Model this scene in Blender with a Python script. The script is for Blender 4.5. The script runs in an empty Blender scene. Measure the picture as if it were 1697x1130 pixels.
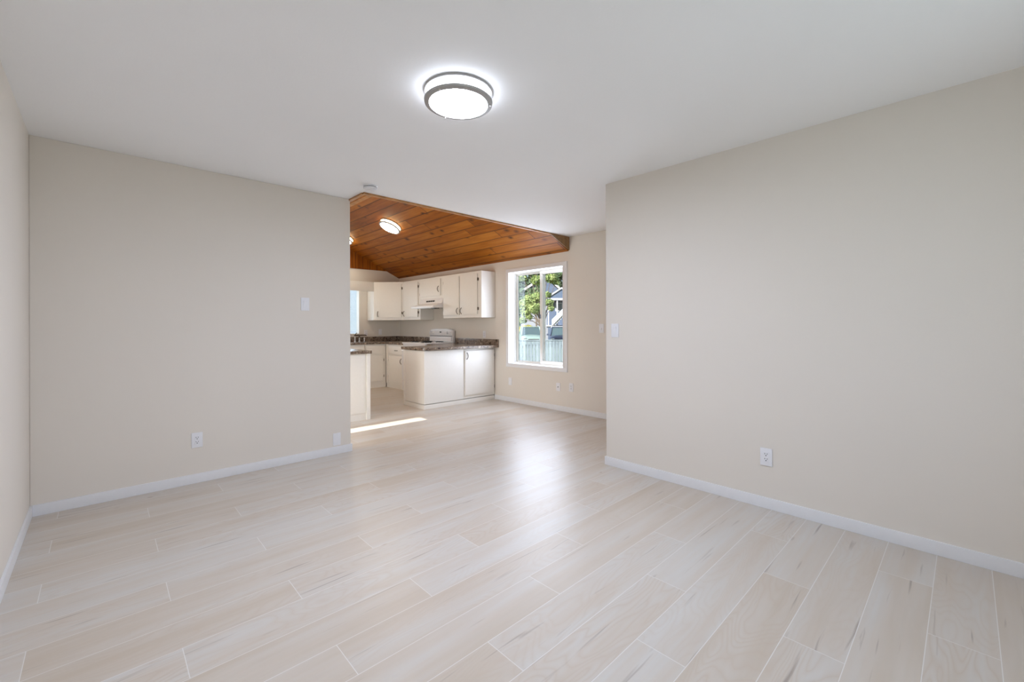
import bpy, bmesh, math, random
from mathutils import Matrix, Vector, Euler

S = bpy.context.scene
C = S.collection
R = math.radians

# ------------------------------------------------------------------ camera
YAW, ROLL, HC = 43.5224, -0.1752, 1.22
cam_data = bpy.data.cameras.new('camera')
cam_data.sensor_width = 36.0
cam_data.lens = 715.545 / 1697 * 36.0
cam_data.shift_y = -25.95 / 1697
cam_data.clip_start = 0.02
cam_data.clip_end = 400
cam = bpy.data.objects.new('camera', cam_data)
C.objects.link(cam)
cam.matrix_world = (Matrix.Translation((0, 0, HC)) @ Matrix.Rotation(R(-YAW), 4, 'Z')
                    @ Matrix.Rotation(R(90), 4, 'X') @ Matrix.Rotation(R(ROLL), 4, 'Z'))
S.camera = cam

# ------------------------------------------------------------------ colour management
S.view_settings.view_transform = 'Standard'
S.view_settings.look = 'None'
S.view_settings.exposure = 0.13
S.view_settings.gamma = 1.0
S.view_settings.use_curve_mapping = False
S.cycles.use_denoising = True
S.cycles.max_bounces = 14
S.cycles.diffuse_bounces = 8
S.cycles.glossy_bounces = 5
S.cycles.transparent_max_bounces = 16
S.cycles.sample_clamp_indirect = 6.0
S.cycles.caustics_reflective = False
S.cycles.caustics_refractive = False

# ------------------------------------------------------------------ sky, sun, window daylight
SKY_STRENGTH = 1.0
SUN_STRENGTH = 15.0
SUN_ELEV = 29.5
wd = bpy.data.worlds.new('sky')
S.world = wd
wd.use_nodes = True
nt = wd.node_tree
nt.nodes.clear()
wo = nt.nodes.new('ShaderNodeOutputWorld')
bg = nt.nodes.new('ShaderNodeBackground')
tc = nt.nodes.new('ShaderNodeTexCoord')
sx = nt.nodes.new('ShaderNodeSeparateXYZ')
cr = nt.nodes.new('ShaderNodeValToRGB')
cr.color_ramp.elements[0].position = 0.0
cr.color_ramp.elements[0].color = (0.70, 0.83, 0.93, 1)
cr.color_ramp.elements[1].position = 0.6
cr.color_ramp.elements[1].color = (0.40, 0.60, 0.95, 1)
nt.links.new(tc.outputs['Generated'], sx.inputs[0])
nt.links.new(sx.outputs['Z'], cr.inputs[0])
nt.links.new(cr.outputs[0], bg.inputs[0])
bg.inputs[1].default_value = SKY_STRENGTH
nt.links.new(bg.outputs[0], wo.inputs[0])

sun = bpy.data.lights.new('sun', 'SUN')
sun.energy = SUN_STRENGTH
sun.angle = R(0.53)
sun.color = (1.0, 0.96, 0.89)
suno = bpy.data.objects.new('sun', sun)
C.objects.link(suno)
suno.location = (-12, 5, 9)
suno.rotation_euler = Vector((math.cos(R(SUN_ELEV)), 0, -math.sin(R(SUN_ELEV)))).to_track_quat('-Z', 'Y').to_euler()


def area(name, loc, direction, w, h, power, col):
    l = bpy.data.lights.new(name, 'AREA')
    l.shape = 'RECTANGLE'
    l.size, l.size_y = w, h
    l.energy = power
    l.color = col
    o = bpy.data.objects.new(name, l)
    C.objects.link(o)
    o.location = loc
    o.rotation_euler = Vector(direction).to_track_quat('-Z', 'Y').to_euler()
    return o


# area lamps standing in for daylight at the four windows
area('daylight_back_window', (1.55, -0.84, 1.5), (0, 1, 0), 1.7, 1.15, 13, (0.86, 0.95, 1.15))
area('daylight_sink_window', (3.1, 8.72, 1.5), (0, -1, 0), 1.4, 0.9, 7, (0.90, 0.98, 1.1))
area('daylight_dining_window', (4.868, 4.497, 1.34), (-1, 0, 0), 1.08, 1.40, 29, (0.85, 0.93, 1.1))
area('west_window_fill', (-0.325, 4.85, 1.1), (1, 0, 0), 0.92, 1.8, 45, (1.0, 1.0, 1.0))  # added fill just inside the west window, brightens the kitchen fronts

# ------------------------------------------------------------------ measured places
H = 2.453                      # flat ceiling
XL, YL, XR, XW, YB = -0.338, 4.139, 3.203, 4.738, 8.6
XE, YE, YO, YS = 1.757, 2.175, 3.833, -0.75
RIDGE = (2.83, 3.152)          # ridge of the pine vault, x and z
EAVE = 2.255
WEST = 2.64                    # height of the vault at the far left outer wall


# ------------------------------------------------------------------ node helpers
class G:
    """small helper for building one node material"""

    def __init__(s, name):
        s.m = bpy.data.materials.new(name)
        s.m.use_nodes = True
        s.t = s.m.node_tree
        s.t.nodes.clear()
        s.out = s.t.nodes.new('ShaderNodeOutputMaterial')

    def n(s, kind, ins=None, **props):
        nd = s.t.nodes.new('ShaderNode' + kind)
        for k, v in props.items():
            setattr(nd, k, v)
        for k, v in (ins or {}).items():
            s.put(nd.inputs[k], v)
        return nd

    def put(s, sock, v):
        if isinstance(v, bpy.types.NodeSocket):
            s.t.links.new(v, sock)
        elif isinstance(v, bpy.types.Node):
            s.t.links.new(v.outputs[0], sock)
        else:
            sock.default_value = v

    def f(s, op, a, b=0.0, c=0.0, clamp=False):
        nd = s.t.nodes.new('ShaderNodeMath')
        nd.operation = op
        nd.use_clamp = clamp
        for i, v in enumerate((a, b, c)):
            s.put(nd.inputs[i], v)
        return nd.outputs[0]

    def xyz(s):
        co = s.n('TexCoord')
        sp = s.n('SeparateXYZ', {0: co.outputs['Object']})
        return sp.outputs[0], sp.outputs[1], sp.outputs[2]

    def vec(s, x, y, z=0.0):
        return s.n('CombineXYZ', {0: x, 1: y, 2: z}).outputs[0]

    def noise(s, v, scale=1.0, detail=2.0, rough=0.5, dist=0.0):
        nd = s.n('TexNoise', {'Vector': v, 'Scale': scale, 'Detail': detail, 'Roughness': rough, 'Distortion': dist})
        return nd.outputs['Fac'] if 'Fac' in nd.outputs else nd.outputs[0]

    def ramp(s, fac, stops, interp='LINEAR'):
        nd = s.n('ValToRGB', {0: fac})
        el = nd.color_ramp.elements
        nd.color_ramp.interpolation = interp
        while len(el) > 1:
            el.remove(el[-1])
        el[0].position = stops[0][0]
        el[0].color = (*stops[0][1], 1)
        for p, c in stops[1:]:
            e = el.new(p)
            e.color = (*c, 1)
        return nd.outputs[0]

    def mix(s, fac, a, b, blend='MIX'):
        nd = s.n('Mix', data_type='RGBA', blend_type=blend)
        s.put(nd.inputs[0], fac)
        for i, v in ((6, a), (7, b)):
            if isinstance(v, tuple):
                v = (*v, 1)
            s.put(nd.inputs[i], v)
        return nd.outputs[2]

    def bsdf(s, col, rough=0.5, metal=0.0, spec=0.5, bump=None, bstr=0.2, bdist=0.002, **kw):
        p = s.n('BsdfPrincipled')
        s.put(p.inputs['Base Color'], (*col, 1) if isinstance(col, tuple) else col)
        s.put(p.inputs['Roughness'], rough)
        s.put(p.inputs['Metallic'], metal)
        s.put(p.inputs['Specular IOR Level'], spec)
        for k, v in kw.items():
            s.put(p.inputs[k.replace('_', ' ')], v)
        if bump is not None:
            b = s.n('Bump', {'Strength': bstr, 'Distance': bdist, 'Height': bump})
            s.t.links.new(b.outputs[0], p.inputs['Normal'])
        s.t.links.new(p.outputs[0], s.out.inputs[0])
        return s.m


def plain(name, col, rough=0.5, metal=0.0, spec=0.5, var=0.03, nscale=30.0):
    g = G(name)
    co = g.n('TexCoord')
    nz = g.noise(co.outputs['Object'], nscale, 3)
    lo = tuple(c * (1 - var) for c in col)
    hi = tuple(min(1, c * (1 + var)) for c in col)
    return g.bsdf(g.ramp(nz, [(0.3, lo), (0.7, hi)]), rough, metal, spec)


def emis(name, col, strength):
    g = G(name)
    e = g.n('Emission', {'Color': (*col, 1), 'Strength': strength})
    g.t.links.new(e.outputs[0], g.out.inputs[0])
    return g.m


def paint(name, col, bscale=220.0, bstr=0.12):
    g = G(name)
    co = g.n('TexCoord')
    nz = g.noise(co.outputs['Object'], bscale, 2)
    big = g.noise(co.outputs['Object'], 1.3, 2)
    c = g.ramp(big, [(0.3, tuple(k * 0.985 for k in col)), (0.7, col)])
    return g.bsdf(c, 0.75, 0, 0.25, bump=nz, bstr=bstr, bdist=0.0015)


def glass_mat(name, tint=(0.97, 0.99, 0.99), gloss=0.07):
    g = G(name)
    tr = g.n('BsdfTransparent', {'Color': (*tint, 1)})
    gl = g.n('BsdfGlossy', {'Color': (1, 1, 1, 1), 'Roughness': 0.02})
    mx = g.n('MixShader', {0: gloss, 1: tr.outputs[0], 2: gl.outputs[0]})
    g.t.links.new(mx.outputs[0], g.out.inputs[0])
    return g.m


def floor_mat():
    g = G('pale_wood_look_tile')
    x, y, z = g.xyz()
    P, L = 0.194, 1.2855
    ry = g.f('DIVIDE', g.f('SUBTRACT', y, 0.11), P)
    row = g.f('FLOOR', ry)
    fy = g.f('FRACT', ry)
    u = g.f('DIVIDE', g.f('SUBTRACT', g.f('SUBTRACT', x, 2.79), g.f('MULTIPLY', row, L / 3)), L)
    til = g.f('FLOOR', u)
    fx = g.f('FRACT', u)
    wn = g.n('TexWhiteNoise', {'Vector': g.vec(til, row, 3.7)}, noise_dimensions='3D')
    rnd = wn.outputs['Value']
    rc = g.n('SeparateColor', {0: wn.outputs['Color']})
    r1, r2, r3 = rc.outputs[0], rc.outputs[1], rc.outputs[2]
    ox = g.f('ADD', x, g.f('MULTIPLY', r1, 37.0))
    oy = g.f('ADD', y, g.f('MULTIPLY', r2, 53.0))
    # fine fibres
    fib = g.noise(g.vec(g.f('MULTIPLY', ox, 2.2), g.f('MULTIPLY', oy, 55.0)), 1.0, 4, 0.6)
    broad = g.noise(g.vec(g.f('MULTIPLY', ox, 0.9), g.f('MULTIPLY', oy, 9.0)), 1.0, 3, 0.55)
    # cathedral figure: contour lines of a stretched noise
    base = g.noise(g.vec(g.f('MULTIPLY', ox, 1.5), g.f('MULTIPLY', oy, 7.0)), 1.0, 1.5, 0.45, 0.25)
    ring = g.f('POWER', g.f('ABSOLUTE', g.f('SINE', g.f('MULTIPLY', base, 62.0))), 0.6)
    ringm = g.f('MULTIPLY', g.f('SUBTRACT', 1.0, ring), g.f('MULTIPLY', g.f('SUBTRACT', r3, 0.36, clamp=True), 1.7, clamp=True))
    # dark mineral streaks
    st = g.noise(g.vec(g.f('MULTIPLY', ox, 2.4), g.f('MULTIPLY', oy, 38.0)), 1.0, 2, 0.5, 0.4)
    streak = g.f('MULTIPLY', g.f('SUBTRACT', st, 0.66, clamp=True), 9.0, clamp=True)
    # knots
    vo = g.n('TexVoronoi', {'Vector': g.vec(g.f('MULTIPLY', ox, 1.0), g.f('MULTIPLY', oy, 2.1)), 'Scale': 2.3, 'Randomness': 1.0})
    kd = vo.outputs['Distance']
    knot = g.f('SUBTRACT', 1.0, g.f('DIVIDE', kd, 0.055), clamp=True)
    knotm = g.f('MULTIPLY', knot, g.f('GREATER_THAN', g.noise(vo.outputs['Position'], 3.1, 0), 0.5))
    tone = g.f('ADD', g.f('MULTIPLY', broad, 0.75), g.f('MULTIPLY', g.f('SUBTRACT', rnd, 0.5), 0.22))
    col = g.ramp(tone, [(0.10, (0.475, 0.405, 0.32)), (0.34, (0.54, 0.49, 0.43)), (0.50, (0.56, 0.54, 0.505)), (0.75, (0.585, 0.575, 0.555))])
    col = g.mix(g.f('MULTIPLY', g.f('SUBTRACT', 0.62, fib, clamp=True), 1.0, clamp=True), col, (0.55, 0.47, 0.39))
    col = g.mix(g.f('MULTIPLY', ringm, 0.72), col, (0.50, 0.42, 0.34))
    col = g.mix(g.f('MULTIPLY', streak, 0.75), col, (0.28, 0.235, 0.20))
    col = g.mix(g.f('MULTIPLY', knotm, 0.85), col, (0.30, 0.20, 0.13))
    ex = g.f('MULTIPLY', g.f('MINIMUM', fx, g.f('SUBTRACT', 1.0, fx)), L)
    ey = g.f('MULTIPLY', g.f('MINIMUM', fy, g.f('SUBTRACT', 1.0, fy)), P)
    edge = g.f('MINIMUM', ex, ey)
    grout = g.f('MULTIPLY', g.f('LESS_THAN', edge, 0.0013), 0.7)
    col = g.mix(grout, col, (0.74, 0.735, 0.72))
    rough = g.f('ADD', 0.30, g.f('MULTIPLY', fib, 0.10))
    hgt = g.f('ADD', g.f('MULTIPLY', g.f('DIVIDE', edge, 0.004, clamp=True), 1.0), g.f('MULTIPLY', fib, 0.12))
    return g.bsdf(col, rough, 0, 0.42, bump=hgt, bstr=0.18, bdist=0.0012)


def pine_mat(name, axis):
    """knotty pine boards; axis 'x': board seams at constant object x, 'gable': upright boards on the y wall"""
    g = G(name)
    x, y, z = g.xyz()
    P = 0.156
    along = y if axis == 'x' else z
    r = g.f('DIVIDE', g.f('SUBTRACT', x, 2.973), P)
    row = g.f('FLOOR', r)
    fr = g.f('FRACT', r)
    wn = g.n('TexWhiteNoise', {'W': row}, noise_dimensions='1D')
    jo = g.f('DIVIDE', g.f('ADD', along, g.f('MULTIPLY', wn.outputs['Value'], 7.0)), 2.9)
    seg = g.f('FLOOR', jo)
    fs = g.f('FRACT', jo)
    w2 = g.n('TexWhiteNoise', {'Vector': g.vec(row, seg, 0.0)}, noise_dimensions='3D')
    rv = w2.outputs['Value']
    oa = g.f('ADD', along, g.f('MULTIPLY', rv, 31.0))
    ox = g.f('ADD', x, g.f('MULTIPLY', rv, 17.0))
    gr = g.noise(g.vec(g.f('MULTIPLY', ox, 26.0), g.f('MULTIPLY', oa, 1.6)), 1.0, 4, 0.6, 0.5)
    bl = g.noise(g.vec(g.f('MULTIPLY', ox, 5.0), g.f('MULTIPLY', oa, 0.9)), 1.0, 2)
    tone = g.f('ADD', g.f('MULTIPLY', gr, 0.7), g.f('ADD', g.f('MULTIPLY', bl, 0.25), g.f('MULTIPLY', g.f('SUBTRACT', rv, 0.5), 0.30)))
    col = g.ramp(tone, [(0.22, (0.165, 0.043, 0.003)), (0.48, (0.31, 0.096, 0.008)), (0.75, (0.44, 0.165, 0.022))])
    vo = g.n('TexVoronoi', {'Vector': g.vec(g.f('MULTIPLY', ox, 7.0), g.f('MULTIPLY', oa, 4.6)), 'Scale': 1.0, 'Randomness': 0.9})
    sel = g.noise(vo.outputs['Position'], 2.7, 0)
    kd = g.f('DIVIDE', vo.outputs['Distance'], g.f('ADD', 0.05, g.f('MULTIPLY', sel, 0.32)))
    kn = g.f('MULTIPLY', g.f('SUBTRACT', 1.25, kd, clamp=True), g.f('GREATER_THAN', sel, 0.49))
    col = g.mix(g.f('MULTIPLY', kn, 0.92), col, (0.045, 0.016, 0.008))
    e = g.f('MULTIPLY', g.f('MINIMUM', fr, g.f('SUBTRACT', 1.0, fr)), P)
    e2 = g.f('MULTIPLY', g.f('MINIMUM', fs, g.f('SUBTRACT', 1.0, fs)), 2.9)
    ed = g.f('MINIMUM', e, e2)
    gro = g.f('SUBTRACT', 1.0, g.f('DIVIDE', ed, 0.0105), clamp=True)
    col = g.mix(g.f('MULTIPLY', gro, 1.0), col, (0.07, 0.022, 0.006))
    return g.bsdf(col, 0.5, 0, 0.22, bump=g.f('DIVIDE', ed, 0.008, clamp=True), bstr=0.5, bdist=0.004)


def counter_mat():
    g = G('brown_speckled_laminate')
    co = g.n('TexCoord')
    v = co.outputs['Object']
    n1 = g.noise(v, 19.0, 5, 0.65, 0.6)
    n2 = g.noise(v, 46.0, 3, 0.6)
    col = g.ramp(n1, [(0.32, (0.014, 0.010, 0.008)), (0.43, (0.06, 0.040, 0.030)), (0.49, (0.30, 0.22, 0.16)), (0.54, (0.05, 0.036, 0.028)), (0.62, (0.46, 0.37, 0.28)), (0.74, (0.12, 0.09, 0.07))])
    col = g.mix(g.f('MULTIPLY', g.f('SUBTRACT', n2, 0.52, clamp=True), 3.2, clamp=True), col, (0.34, 0.28, 0.22))
    return g.bsdf(col, 0.22, 0, 0.5)


def siding_mat(name, col):
    g = G(name)
    x, y, z = g.xyz()
    fz = g.f('FRACT', g.f('DIVIDE', z, 0.16))
    c = g.mix(g.f('LESS_THAN', fz, 0.1), col, tuple(k * 0.7 for k in col))
    return g.bsdf(c, 0.7, bump=fz, bstr=0.5, bdist=0.01)


def leaf_mat(name, dark, mid, light):
    g = G(name)
    co = g.n('TexCoord')
    nz = g.noise(co.outputs['Object'], 1.1, 4, 0.65)
    n2 = g.noise(co.outputs['Object'], 5.5, 2)
    f = g.f('ADD', g.f('MULTIPLY', nz, 0.65), g.f('MULTIPLY', n2, 0.35))
    col = g.ramp(f, [(0.34, dark), (0.5, mid), (0.64, light)])
    p = g.n('BsdfPrincipled', {'Base Color': col, 'Roughness': 0.6})
    t = g.n('BsdfTranslucent', {'Color': col})
    m = g.n('MixShader', {0: 0.35, 1: p.outputs[0], 2: t.outputs[0]})
    g.t.links.new(m.outputs[0], g.out.inputs[0])
    return g.m


def boards_mat(name, a, b):
    g = G(name)
    co = g.n('TexCoord')
    sp = g.n('SeparateXYZ', {0: co.outputs['Object']})
    row = g.f('FLOOR', g.f('DIVIDE', sp.outputs[0], 0.15))
    w = g.n('TexWhiteNoise', {'W': row}, noise_dimensions='1D')
    nz = g.noise(g.vec(g.f('MULTIPLY', sp.outputs[0], 30.0), row, g.f('MULTIPLY', sp.outputs[2], 2.5)), 1.0, 3)
    f = g.f('ADD', g.f('MULTIPLY', nz, 0.6), g.f('MULTIPLY', w.outputs['Value'], 0.4))
    return g.bsdf(g.ramp(f, [(0.25, a), (0.75, b)]), 0.85)


M = {}
M['floor'] = floor_mat()
M['wall'] = paint('cream_wall_paint', (0.735, 0.690, 0.625))
M['ceiling'] = paint('white_ceiling_paint', (0.88, 0.89, 0.90), 120.0, 0.25)
M['trim'] = plain('white_trim_paint', (0.76, 0.77, 0.79), 0.4, var=0.01)
M['pine'] = pine_mat('knotty_pine_boards', 'x')
M['pine_gable'] = pine_mat('knotty_pine_upright_boards', 'gable')
M['pine_trim'] = plain('pine_trim_wood', (0.46, 0.23, 0.085), 0.45, var=0.25, nscale=14)
M['pine_dark'] = plain('weathered_pine_wood', (0.27, 0.15, 0.06), 0.5, var=0.25, nscale=22)
M['cabinet'] = plain('off_white_cabinet_paint', (0.82, 0.80, 0.75), 0.38, var=0.01)
M['counter'] = counter_mat()
M['bronze'] = plain('dark_bronze_metal', (0.10, 0.075, 0.055), 0.35, 0.8)
M['hinge'] = plain('antique_brass_hinge', (0.17, 0.14, 0.10), 0.4, 0.7)
M['enamel'] = plain('white_enamel', (0.78, 0.78, 0.79), 0.18, var=0.01)
M['black'] = plain('black_plastic', (0.012, 0.012, 0.014), 0.4)
M['coil'] = plain('black_burner_coil', (0.02, 0.02, 0.022), 0.55, 0.3)
M['oven_glass'] = plain('dark_oven_glass', (0.02, 0.02, 0.025), 0.08)
M['chrome'] = plain('chrome', (0.72, 0.72, 0.73), 0.15, 1.0)
M['nickel'] = plain('brushed_nickel', (0.70, 0.69, 0.68), 0.38, 0.85)
M['ring'] = plain('satin_nickel_ring', (0.40, 0.39, 0.38), 0.5, 0.25, var=0.02)
M['plate'] = plain('white_plastic', (0.78, 0.785, 0.81), 0.35, var=0.01)
M['slot'] = plain('dark_socket_slot', (0.03, 0.03, 0.03), 0.6)
M['vinyl'] = plain('white_vinyl_sash', (0.78, 0.76, 0.70), 0.4, var=0.01)
M['glass'] = glass_mat('window_glass')
M['lamp'] = emis('lit_white_diffuser', (0.93, 1.0, 1.21), 143.0)
M['lamp_side'] = emis('lit_white_diffuser_side', (0.94, 1.0, 1.14), 8.0)
M['warm_lamp'] = emis('lit_warm_diffuser', (1.0, 0.88, 0.69), 45.0)
M['warm_side'] = emis('lit_warm_diffuser_side', (1.0, 0.80, 0.48), 9.0)
M['grass'] = plain('lawn_grass', (0.10, 0.16, 0.07), 0.9, var=0.4, nscale=3)
M['patio'] = plain('pale_concrete', (0.20, 0.235, 0.27), 0.9, var=0.1)
M['fence'] = boards_mat('weathered_grey_fence_board', (0.13, 0.16, 0.19), (0.22, 0.26, 0.30))
M['siding'] = siding_mat('blue_grey_siding', (0.075, 0.105, 0.17))
M['pale_siding'] = siding_mat('pale_lavender_siding', (0.24, 0.245, 0.29))
M['ext_white'] = plain('white_exterior_paint', (0.42, 0.42, 0.45), 0.5)
M['roof'] = plain('grey_shingle_roof', (0.09, 0.09, 0.10), 0.9, var=0.3, nscale=6)
M['leaf_y'] = leaf_mat('sunlit_yellow_green_leaves', (0.09, 0.16, 0.06), (0.26, 0.34, 0.12), (0.50, 0.55, 0.24))
M['leaf_g'] = leaf_mat('mid_green_leaves', (0.04, 0.085, 0.05), (0.11, 0.18, 0.09), (0.22, 0.30, 0.15))
M['leaf_d'] = leaf_mat('dark_fir_needles', (0.02, 0.05, 0.03), (0.06, 0.11, 0.06), (0.12, 0.19, 0.10))
M['leaf_b'] = leaf_mat('yellow_bush_leaves', (0.30, 0.28, 0.06), (0.60, 0.55, 0.12), (0.78, 0.72, 0.25))
M['bark'] = plain('tree_bark', (0.12, 0.09, 0.07), 0.9, var=0.3)
M['car_green'] = plain('pale_green_car_paint', (0.24, 0.32, 0.30), 0.3, 0.2)
M['car_dark'] = plain('dark_blue_grey_car_paint', (0.05, 0.07, 0.12), 0.3, 0.2)
M['car_glass'] = plain('dark_car_glass', (0.05, 0.08, 0.09), 0.25)
M['tyre'] = plain('black_tyre_rubber', (0.02, 0.02, 0.02), 0.8)
M['foundation'] = plain('grey_concrete', (0.35, 0.34, 0.33), 0.9)
M['win_dark'] = plain('dark_window_pane', (0.10, 0.12, 0.14), 0.1)


# ------------------------------------------------------------------ mesh helpers
class MB:
    def __init__(s):
        s.bm = bmesh.new()

    def box(s, x0, x1, y0, y1, z0, z1, bev=0.0, seg=2):
        vs = [s.bm.verts.new((x, y, z)) for z in (z0, z1) for x, y in ((x0, y0), (x1, y0), (x1, y1), (x0, y1))]
        fs = [s.bm.faces.new([vs[i] for i in q]) for q in
              ((3, 2, 1, 0), (4, 5, 6, 7), (0, 1, 5, 4), (1, 2, 6, 5), (2, 3, 7, 6), (3, 0, 4, 7))]
        if bev > 0:
            es = list({e for f in fs for e in f.edges})
            bmesh.ops.bevel(s.bm, geom=es, offset=bev, segments=seg, profile=0.7, affect='EDGES')
        return s

    def prism(s, pts, a, b, axis='z', bev=0.0):
        """polygon pts extruded from a to b along axis; pts are (x,y) for z, (x,z) for y, (y,z) for x"""
        def mk(p, t):
            if axis == 'z':
                return (p[0], p[1], t)
            if axis == 'y':
                return (p[0], t, p[1])
            return (t, p[0], p[1])
        lo = [s.bm.verts.new(mk(p, a)) for p in pts]
        hi = [s.bm.verts.new(mk(p, b)) for p in pts]
        n = len(pts)
        fs = [s.bm.faces.new(lo[::-1]), s.bm.faces.new(hi)]
        for i in range(n):
            fs.append(s.bm.faces.new((lo[i], lo[(i + 1) % n], hi[(i + 1) % n], hi[i])))
        if bev > 0:
            es = list({e for f in fs[:2] for e in f.edges})
            bmesh.ops.bevel(s.bm, geom=es, offset=bev, segments=2, profile=0.7, affect='EDGES')
        return s

    def lathe(s, prof, n=40, mat=None):
        """prof: (radius, z) pairs spun about z"""
        rings = []
        for r, z in prof:
            if r < 1e-6:
                rings.append([s.bm.verts.new((0, 0, z))])
            else:
                rings.append([s.bm.verts.new((r * math.cos(2 * math.pi * i / n), r * math.sin(2 * math.pi * i / n), z)) for i in range(n)])
        new = [v for q in rings for v in q]
        for a, b in zip(rings, rings[1:]):
            if len(a) == 1 and len(b) == 1:
                continue
            for i in range(n):
                j = (i + 1) % n
                if len(a) == 1:
                    s.bm.faces.new((a[0], b[j], b[i]))
                elif len(b) == 1:
                    s.bm.faces.new((a[i], a[j], b[0]))
                else:
                    s.bm.faces.new((a[i], a[j], b[j], b[i]))
        if mat is not None:
            bmesh.ops.transform(s.bm, matrix=mat, verts=new)
        return s

    def tube(s, pts, r, n=10):
        """round bar along pts; r a number or one per point"""
        pts = [Vector(p) for p in pts]
        rs = r if isinstance(r, (list, tuple)) else [r] * len(pts)
        rings = []
        up = None
        for i, p in enumerate(pts):
            t = (pts[min(i + 1, len(pts) - 1)] - pts[max(i - 1, 0)]).normalized()
            if up is None:
                up = t.orthogonal().normalized()
            up = (up - t * up.dot(t)).normalized()
            sd = t.cross(up)
            rings.append([s.bm.verts.new(p + (up * math.cos(2 * math.pi * k / n) + sd * math.sin(2 * math.pi * k / n)) * rs[i]) for k in range(n)])
        for a, b in zip(rings, rings[1:]):
            for k in range(n):
                s.bm.faces.new((a[k], a[(k + 1) % n], b[(k + 1) % n], b[k]))
        s.bm.faces.new(rings[0][::-1])
        s.bm.faces.new(rings[-1])
        return s

    def xform(s, mat):
        bmesh.ops.transform(s.bm, matrix=mat, verts=s.bm.verts)
        return s

    def build(s, name, mat, parent=None, smooth=True, angle=35):
        bmesh.ops.recalc_face_normals(s.bm, faces=s.bm.faces)
        me = bpy.data.meshes.new(name)
        s.bm.to_mesh(me)
        s.bm.free()
        me.materials.append(mat)
        if smooth:
            me.polygons.foreach_set('use_smooth', [True] * len(me.polygons))
            me.set_sharp_from_angle(angle=R(angle))
        o = bpy.data.objects.new(name, me)
        C.objects.link(o)
        if parent:
            o.parent = parent
        return o


def tag(o, label=None, cat=None, group=None, kind=None):
    if label:
        o['label'] = label
    if cat:
        o['category'] = cat
    if group:
        o['group'] = group
    if kind:
        o['kind'] = kind
    return o


def thing(name, label, cat, loc=(0, 0, 0), rz=0.0, group=None, kind=None):
    o = bpy.data.objects.new(name, None)
    o.empty_display_size = 0.1
    C.objects.link(o)
    o.location = loc
    o.rotation_euler = (0, 0, R(rz))
    return tag(o, label, cat, group, kind)


def dup(root, loc, label=None, rot=None):
    r = root.copy()
    C.objects.link(r)
    r.location = loc
    if rot is not None:
        r.rotation_euler = rot
    if label:
        r['label'] = label
    for ch in list(root.children):
        c = ch.copy()
        C.objects.link(c)
        c.parent = r
        for g2 in list(ch.children):
            d = g2.copy()
            C.objects.link(d)
            d.parent = c
    return r


def struct(o, label, cat):
    return tag(o, label, cat, kind='structure')


# ------------------------------------------------------------------ the shell
struct(MB().box(-0.5, 4.94, -0.9, 8.78, -0.12, 0.0).build('floor', M['floor']), 'pale wood look plank tile floor', 'floor')

m = MB()
m.prism([(-0.5, -0.9), (4.94, -0.9), (4.94, YO), (XE, YO), (XE, 4.26), (-0.5, 4.26)], H, H + 0.06)
struct(m.build('ceiling', M['ceiling'], smooth=False), 'flat white textured ceiling', 'ceiling')

# pine vault over the kitchen: two slopes with thickness
T = 0.14
m = MB()
m.prism([(XW, EAVE), (RIDGE[0], RIDGE[1]), (XL - 0.1, WEST), (XL - 0.1, WEST + T), (RIDGE[0], RIDGE[1] + T), (XW, EAVE + T)], YO + 0.001, YB, axis='y')
struct(m.build('ceiling_vault', M['pine'], smooth=False), 'sloping knotty pine board ceiling over the kitchen', 'ceiling')
struct(MB().prism([(RIDGE[0] - 0.05, RIDGE[1] - 0.05), (RIDGE[0] + 0.035, RIDGE[1] - 0.045), (RIDGE[0] + 0.035, RIDGE[1] - 0.022), (RIDGE[0], RIDGE[1] - 0.004), (RIDGE[0] - 0.05, RIDGE[1] - 0.02)], YO + 0.01, YB - 0.01, axis='y')
       .build('trim_1', M['pine_trim'], smooth=False), 'pine ridge strip along the top of the vault', 'trim')

# gable above the end of the flat ceiling (its pine side looks into the vault)
m = MB()
m.prism([(XL, H + 0.06), (XW, H + 0.06), (XW, 2.55), (RIDGE[0], RIDGE[1] + T), (XL, WEST + 0.1)], YO - 0.12, YO, axis='y')
struct(m.build('wall_opening_gable', M['pine_gable'], smooth=False), 'pine boarded gable above the end of the flat ceiling', 'wall')

# sink wall, gable shaped, with the window over the sink
WX0, WX1, WZ0, WZ1 = 2.45, 3.86, 1.03, 2.0
m = MB()
m.box(-0.5, WX0, YB, 8.78, 0, 2.39)
m.box(WX1, 4.94, YB, 8.78, 0, 2.39)
m.box(WX0, WX1, YB, 8.78, 0, WZ0)
m.box(WX0, WX1, YB, 8.78, WZ1, 2.39)
struct(m.build('wall_sink', M['wall'], smooth=False), 'cream wall behind the kitchen sink', 'wall')
m = MB()
m.prism([(-0.5, 2.39), (4.94, 2.39), (4.94, 2.45), (RIDGE[0], 3.35), (-0.5, WEST + 0.2)], YB - 0.012, 8.78, axis='y')
struct(m.build('wall_sink_gable', M['pine_gable'], smooth=False), 'upright pine boards in the gable above the sink wall', 'wall')

# window wall
HY0, HY1, HZ0, HZ1 = 3.93, 5.07, 0.605, 2.072
m = MB()
m.box(XW, 4.94, 2.06, HY0, 0, 2.52)
m.box(XW, 4.94, HY1, 8.78, 0, 2.52)
m.box(XW, 4.94, HY0, HY1, 0, HZ0)
m.box(XW, 4.94, HY0, HY1, HZ1, 2.52)
struct(m.build('wall_window', M['wall'], smooth=False), 'cream wall with the dining window and the range', 'wall')

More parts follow.
